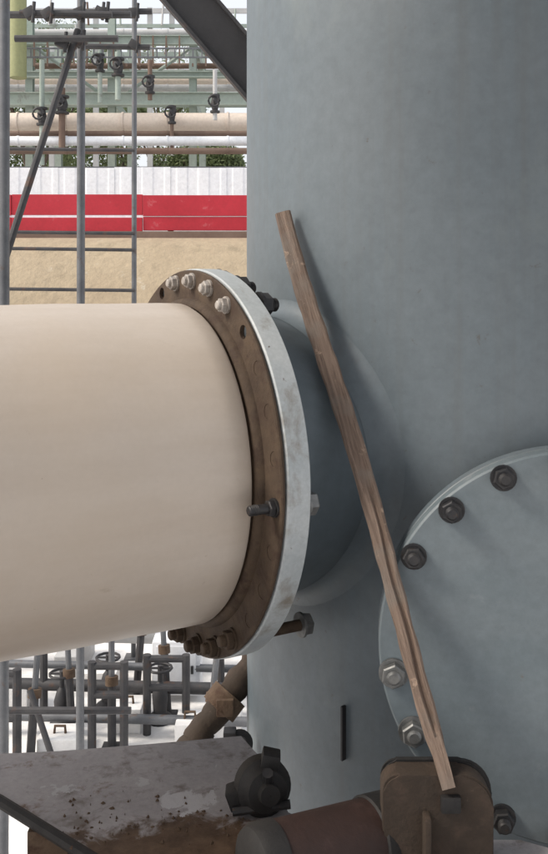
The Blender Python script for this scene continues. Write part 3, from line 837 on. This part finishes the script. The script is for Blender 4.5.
tree(185, 50, 118, 2.4, 'rounded low tree right of the middle one behind the rack', 11)
tree(78, 52, 84, 2.2, 'green tree behind the thick scaffold standard', 13)

# ------------------------------------------------------------------ clutter of the yard below the pipe
random.seed(21)
props = [(30, 6.2, -2.45, 34), (44, 6.9, -2.3, 40), (72, 6.6, -2.5, 64), (112, 6.4, -2.45, 109), (136, 7.2, -2.35, 143), (168, 6.9, -2.4, 160), (205, 6.2, -2.5, 216), (222, 7.0, -2.4, 218)]
words = ('leftmost of the leaning props', 'second leaning prop from the left', 'leaning prop between the left frame and the narrow frame', 'leaning prop crossing the narrow frame', 'leaning prop just left of the white cabinet', 'leaning prop in front of the white cabinet', 'leaning prop half behind the rusty strut', 'leaning prop nearest the vessel')
for (px, y, zt, pt), wd in zip(props, words):
    o = empty('prop', (rx(px, y), y, GZ)); tag(o, 'dark steel ' + wd + ' in the yard', 'prop', 'steel props in the yard')
    a = Vector((rx(px, y), y, GZ)); b = Vector((rx(pt, y), y + .1, zt))
    tubep('outer_tube', a, a.lerp(b, .6), .030, M['scaff_dark'], o); tubep('inner_tube', a.lerp(b, .55), b, .022, M['scaff'], o)
    bm = bmesh.new(); c = a.lerp(b, .6); lathe(bm, [(.02, -.03), (.046, -.03), (.046, .03), (.02, .03)], c, b - a, 12, closed=True); build('collar', bm, M['rust'], o)
    bm = bmesh.new(); box(bm, (a.x - .07, a.y - .07, GZ), (a.x + .07, a.y + .07, GZ + .012)); build('foot_plate', bm, M['scaff_dark'], o, smooth=False)
blocks = [(60, 6.35, .28, .13), (128, 6.7, .22, .18), (190, 6.5, .2, .16), (8, 7.0, .35, .2), (100, 7.4, .3, .15), (228, 6.6, .2, .22)]
bw = ('low grey concrete block at the foot of the left valve', 'grey concrete block right of the narrow tube frame', 'grey concrete block under the rusty strut', 'long grey concrete block at the left picture edge', 'flat grey concrete block behind the narrow tube frame', 'grey concrete block nearest the vessel edge')
for (px, y, w_, h_), wd in zip(blocks, bw):
    o = empty('concrete_block', (rx(px, y), y, GZ)); tag(o, wd, 'block', 'concrete blocks in the yard')
    bm = bmesh.new(); x = rx(px, y); box(bm, (x - w_ / 2, y - .1, GZ), (x + w_ / 2, y + .15, GZ + h_), bev=.012); build('block_body', bm, M['concrete'], o)
    bm = bmesh.new(); path_tube(bm, [(x - .04, y, GZ + h_ - .01), (x - .035, y, GZ + h_ + .05), (x + .035, y, GZ + h_ + .05), (x + .04, y, GZ + h_ - .01)], .01, 6); build('lifting_loop', bm, M['rust'], o)

# ------------------------------------------------------------------ second, farther rack with thin pipes and a cable tray
R2 = 40.0
rk2 = empty('pipe_rack', (rx(100, R2), R2, 1.02)); tag(rk2, 'farther pale grey pipe rack seen through the gaps of the green one', 'pipe rack')
for px in (-20, 52, 96, 150, 172, 222, 260):
    bm = bmesh.new(); x = rx(px, R2); box(bm, (x - .11, R2 - .11, 1.02), (x + .11, R2 + .11, rz(8, R2))); build('column', bm, M['paleg'], rk2, smooth=False)
for py, h, m in ((12, .22, 'paleg'), (27, .16, 'green'), (56, .26, 'green'), (72, .14, 'paleg'), (90, .2, 'brown')):
    bm = bmesh.new(); box(bm, (rx(-60, R2), R2 - .2, rz(py, R2) - h / 2), (rx(300, R2), R2 - .115, rz(py, R2) + h / 2)); build('beam', bm, M[m], rk2, smooth=False)
for i, px in enumerate(range(-20, 262, 9)):
    bm = bmesh.new(); x = rx(px + 3 * math.sin(i * 2.3), R2); z0 = rz((27, 56, 72, 56)[i % 4], R2); tube(bm, (x, R2 - .3, z0), (x + .1 * math.sin(i), R2 - .3, z0 + (1.0, .7, 1.3)[i % 3]), .05, 6); build('rail_post', bm, M[('brown', 'green', 'paleg')[i % 3]], rk2)
ct = empty('cable_tray', (rx(100, 29), 28.6, rz(56, 28.6))); tag(ct, 'thin grey cable tray with rungs hung on the front of the green rack', 'cable tray')
for dz in (0, .28):
    bm = bmesh.new(); box(bm, (rx(20, 28.6), 28.58, rz(58, 28.6) + dz), (rx(300, 28.6), 28.62, rz(58, 28.6) + dz + .05)); build('side_rail', bm, M['scaff'], ct, smooth=False)
for i in range(30):
    x = rx(22 + 9 * i, 28.6); bm = bmesh.new(); box(bm, (x - .02, 28.585, rz(58, 28.6) + .05), (x + .02, 28.615, rz(58, 28.6) + .28)); build('rung', bm, M['scaff'], ct, smooth=False)
tree(60, 56, 22, 3.4, 'tallest pale tree rising behind both racks on the left', 17)
tree(160, 58, 40, 3.2, 'tall pale tree behind both racks near the stair stringer', 19)
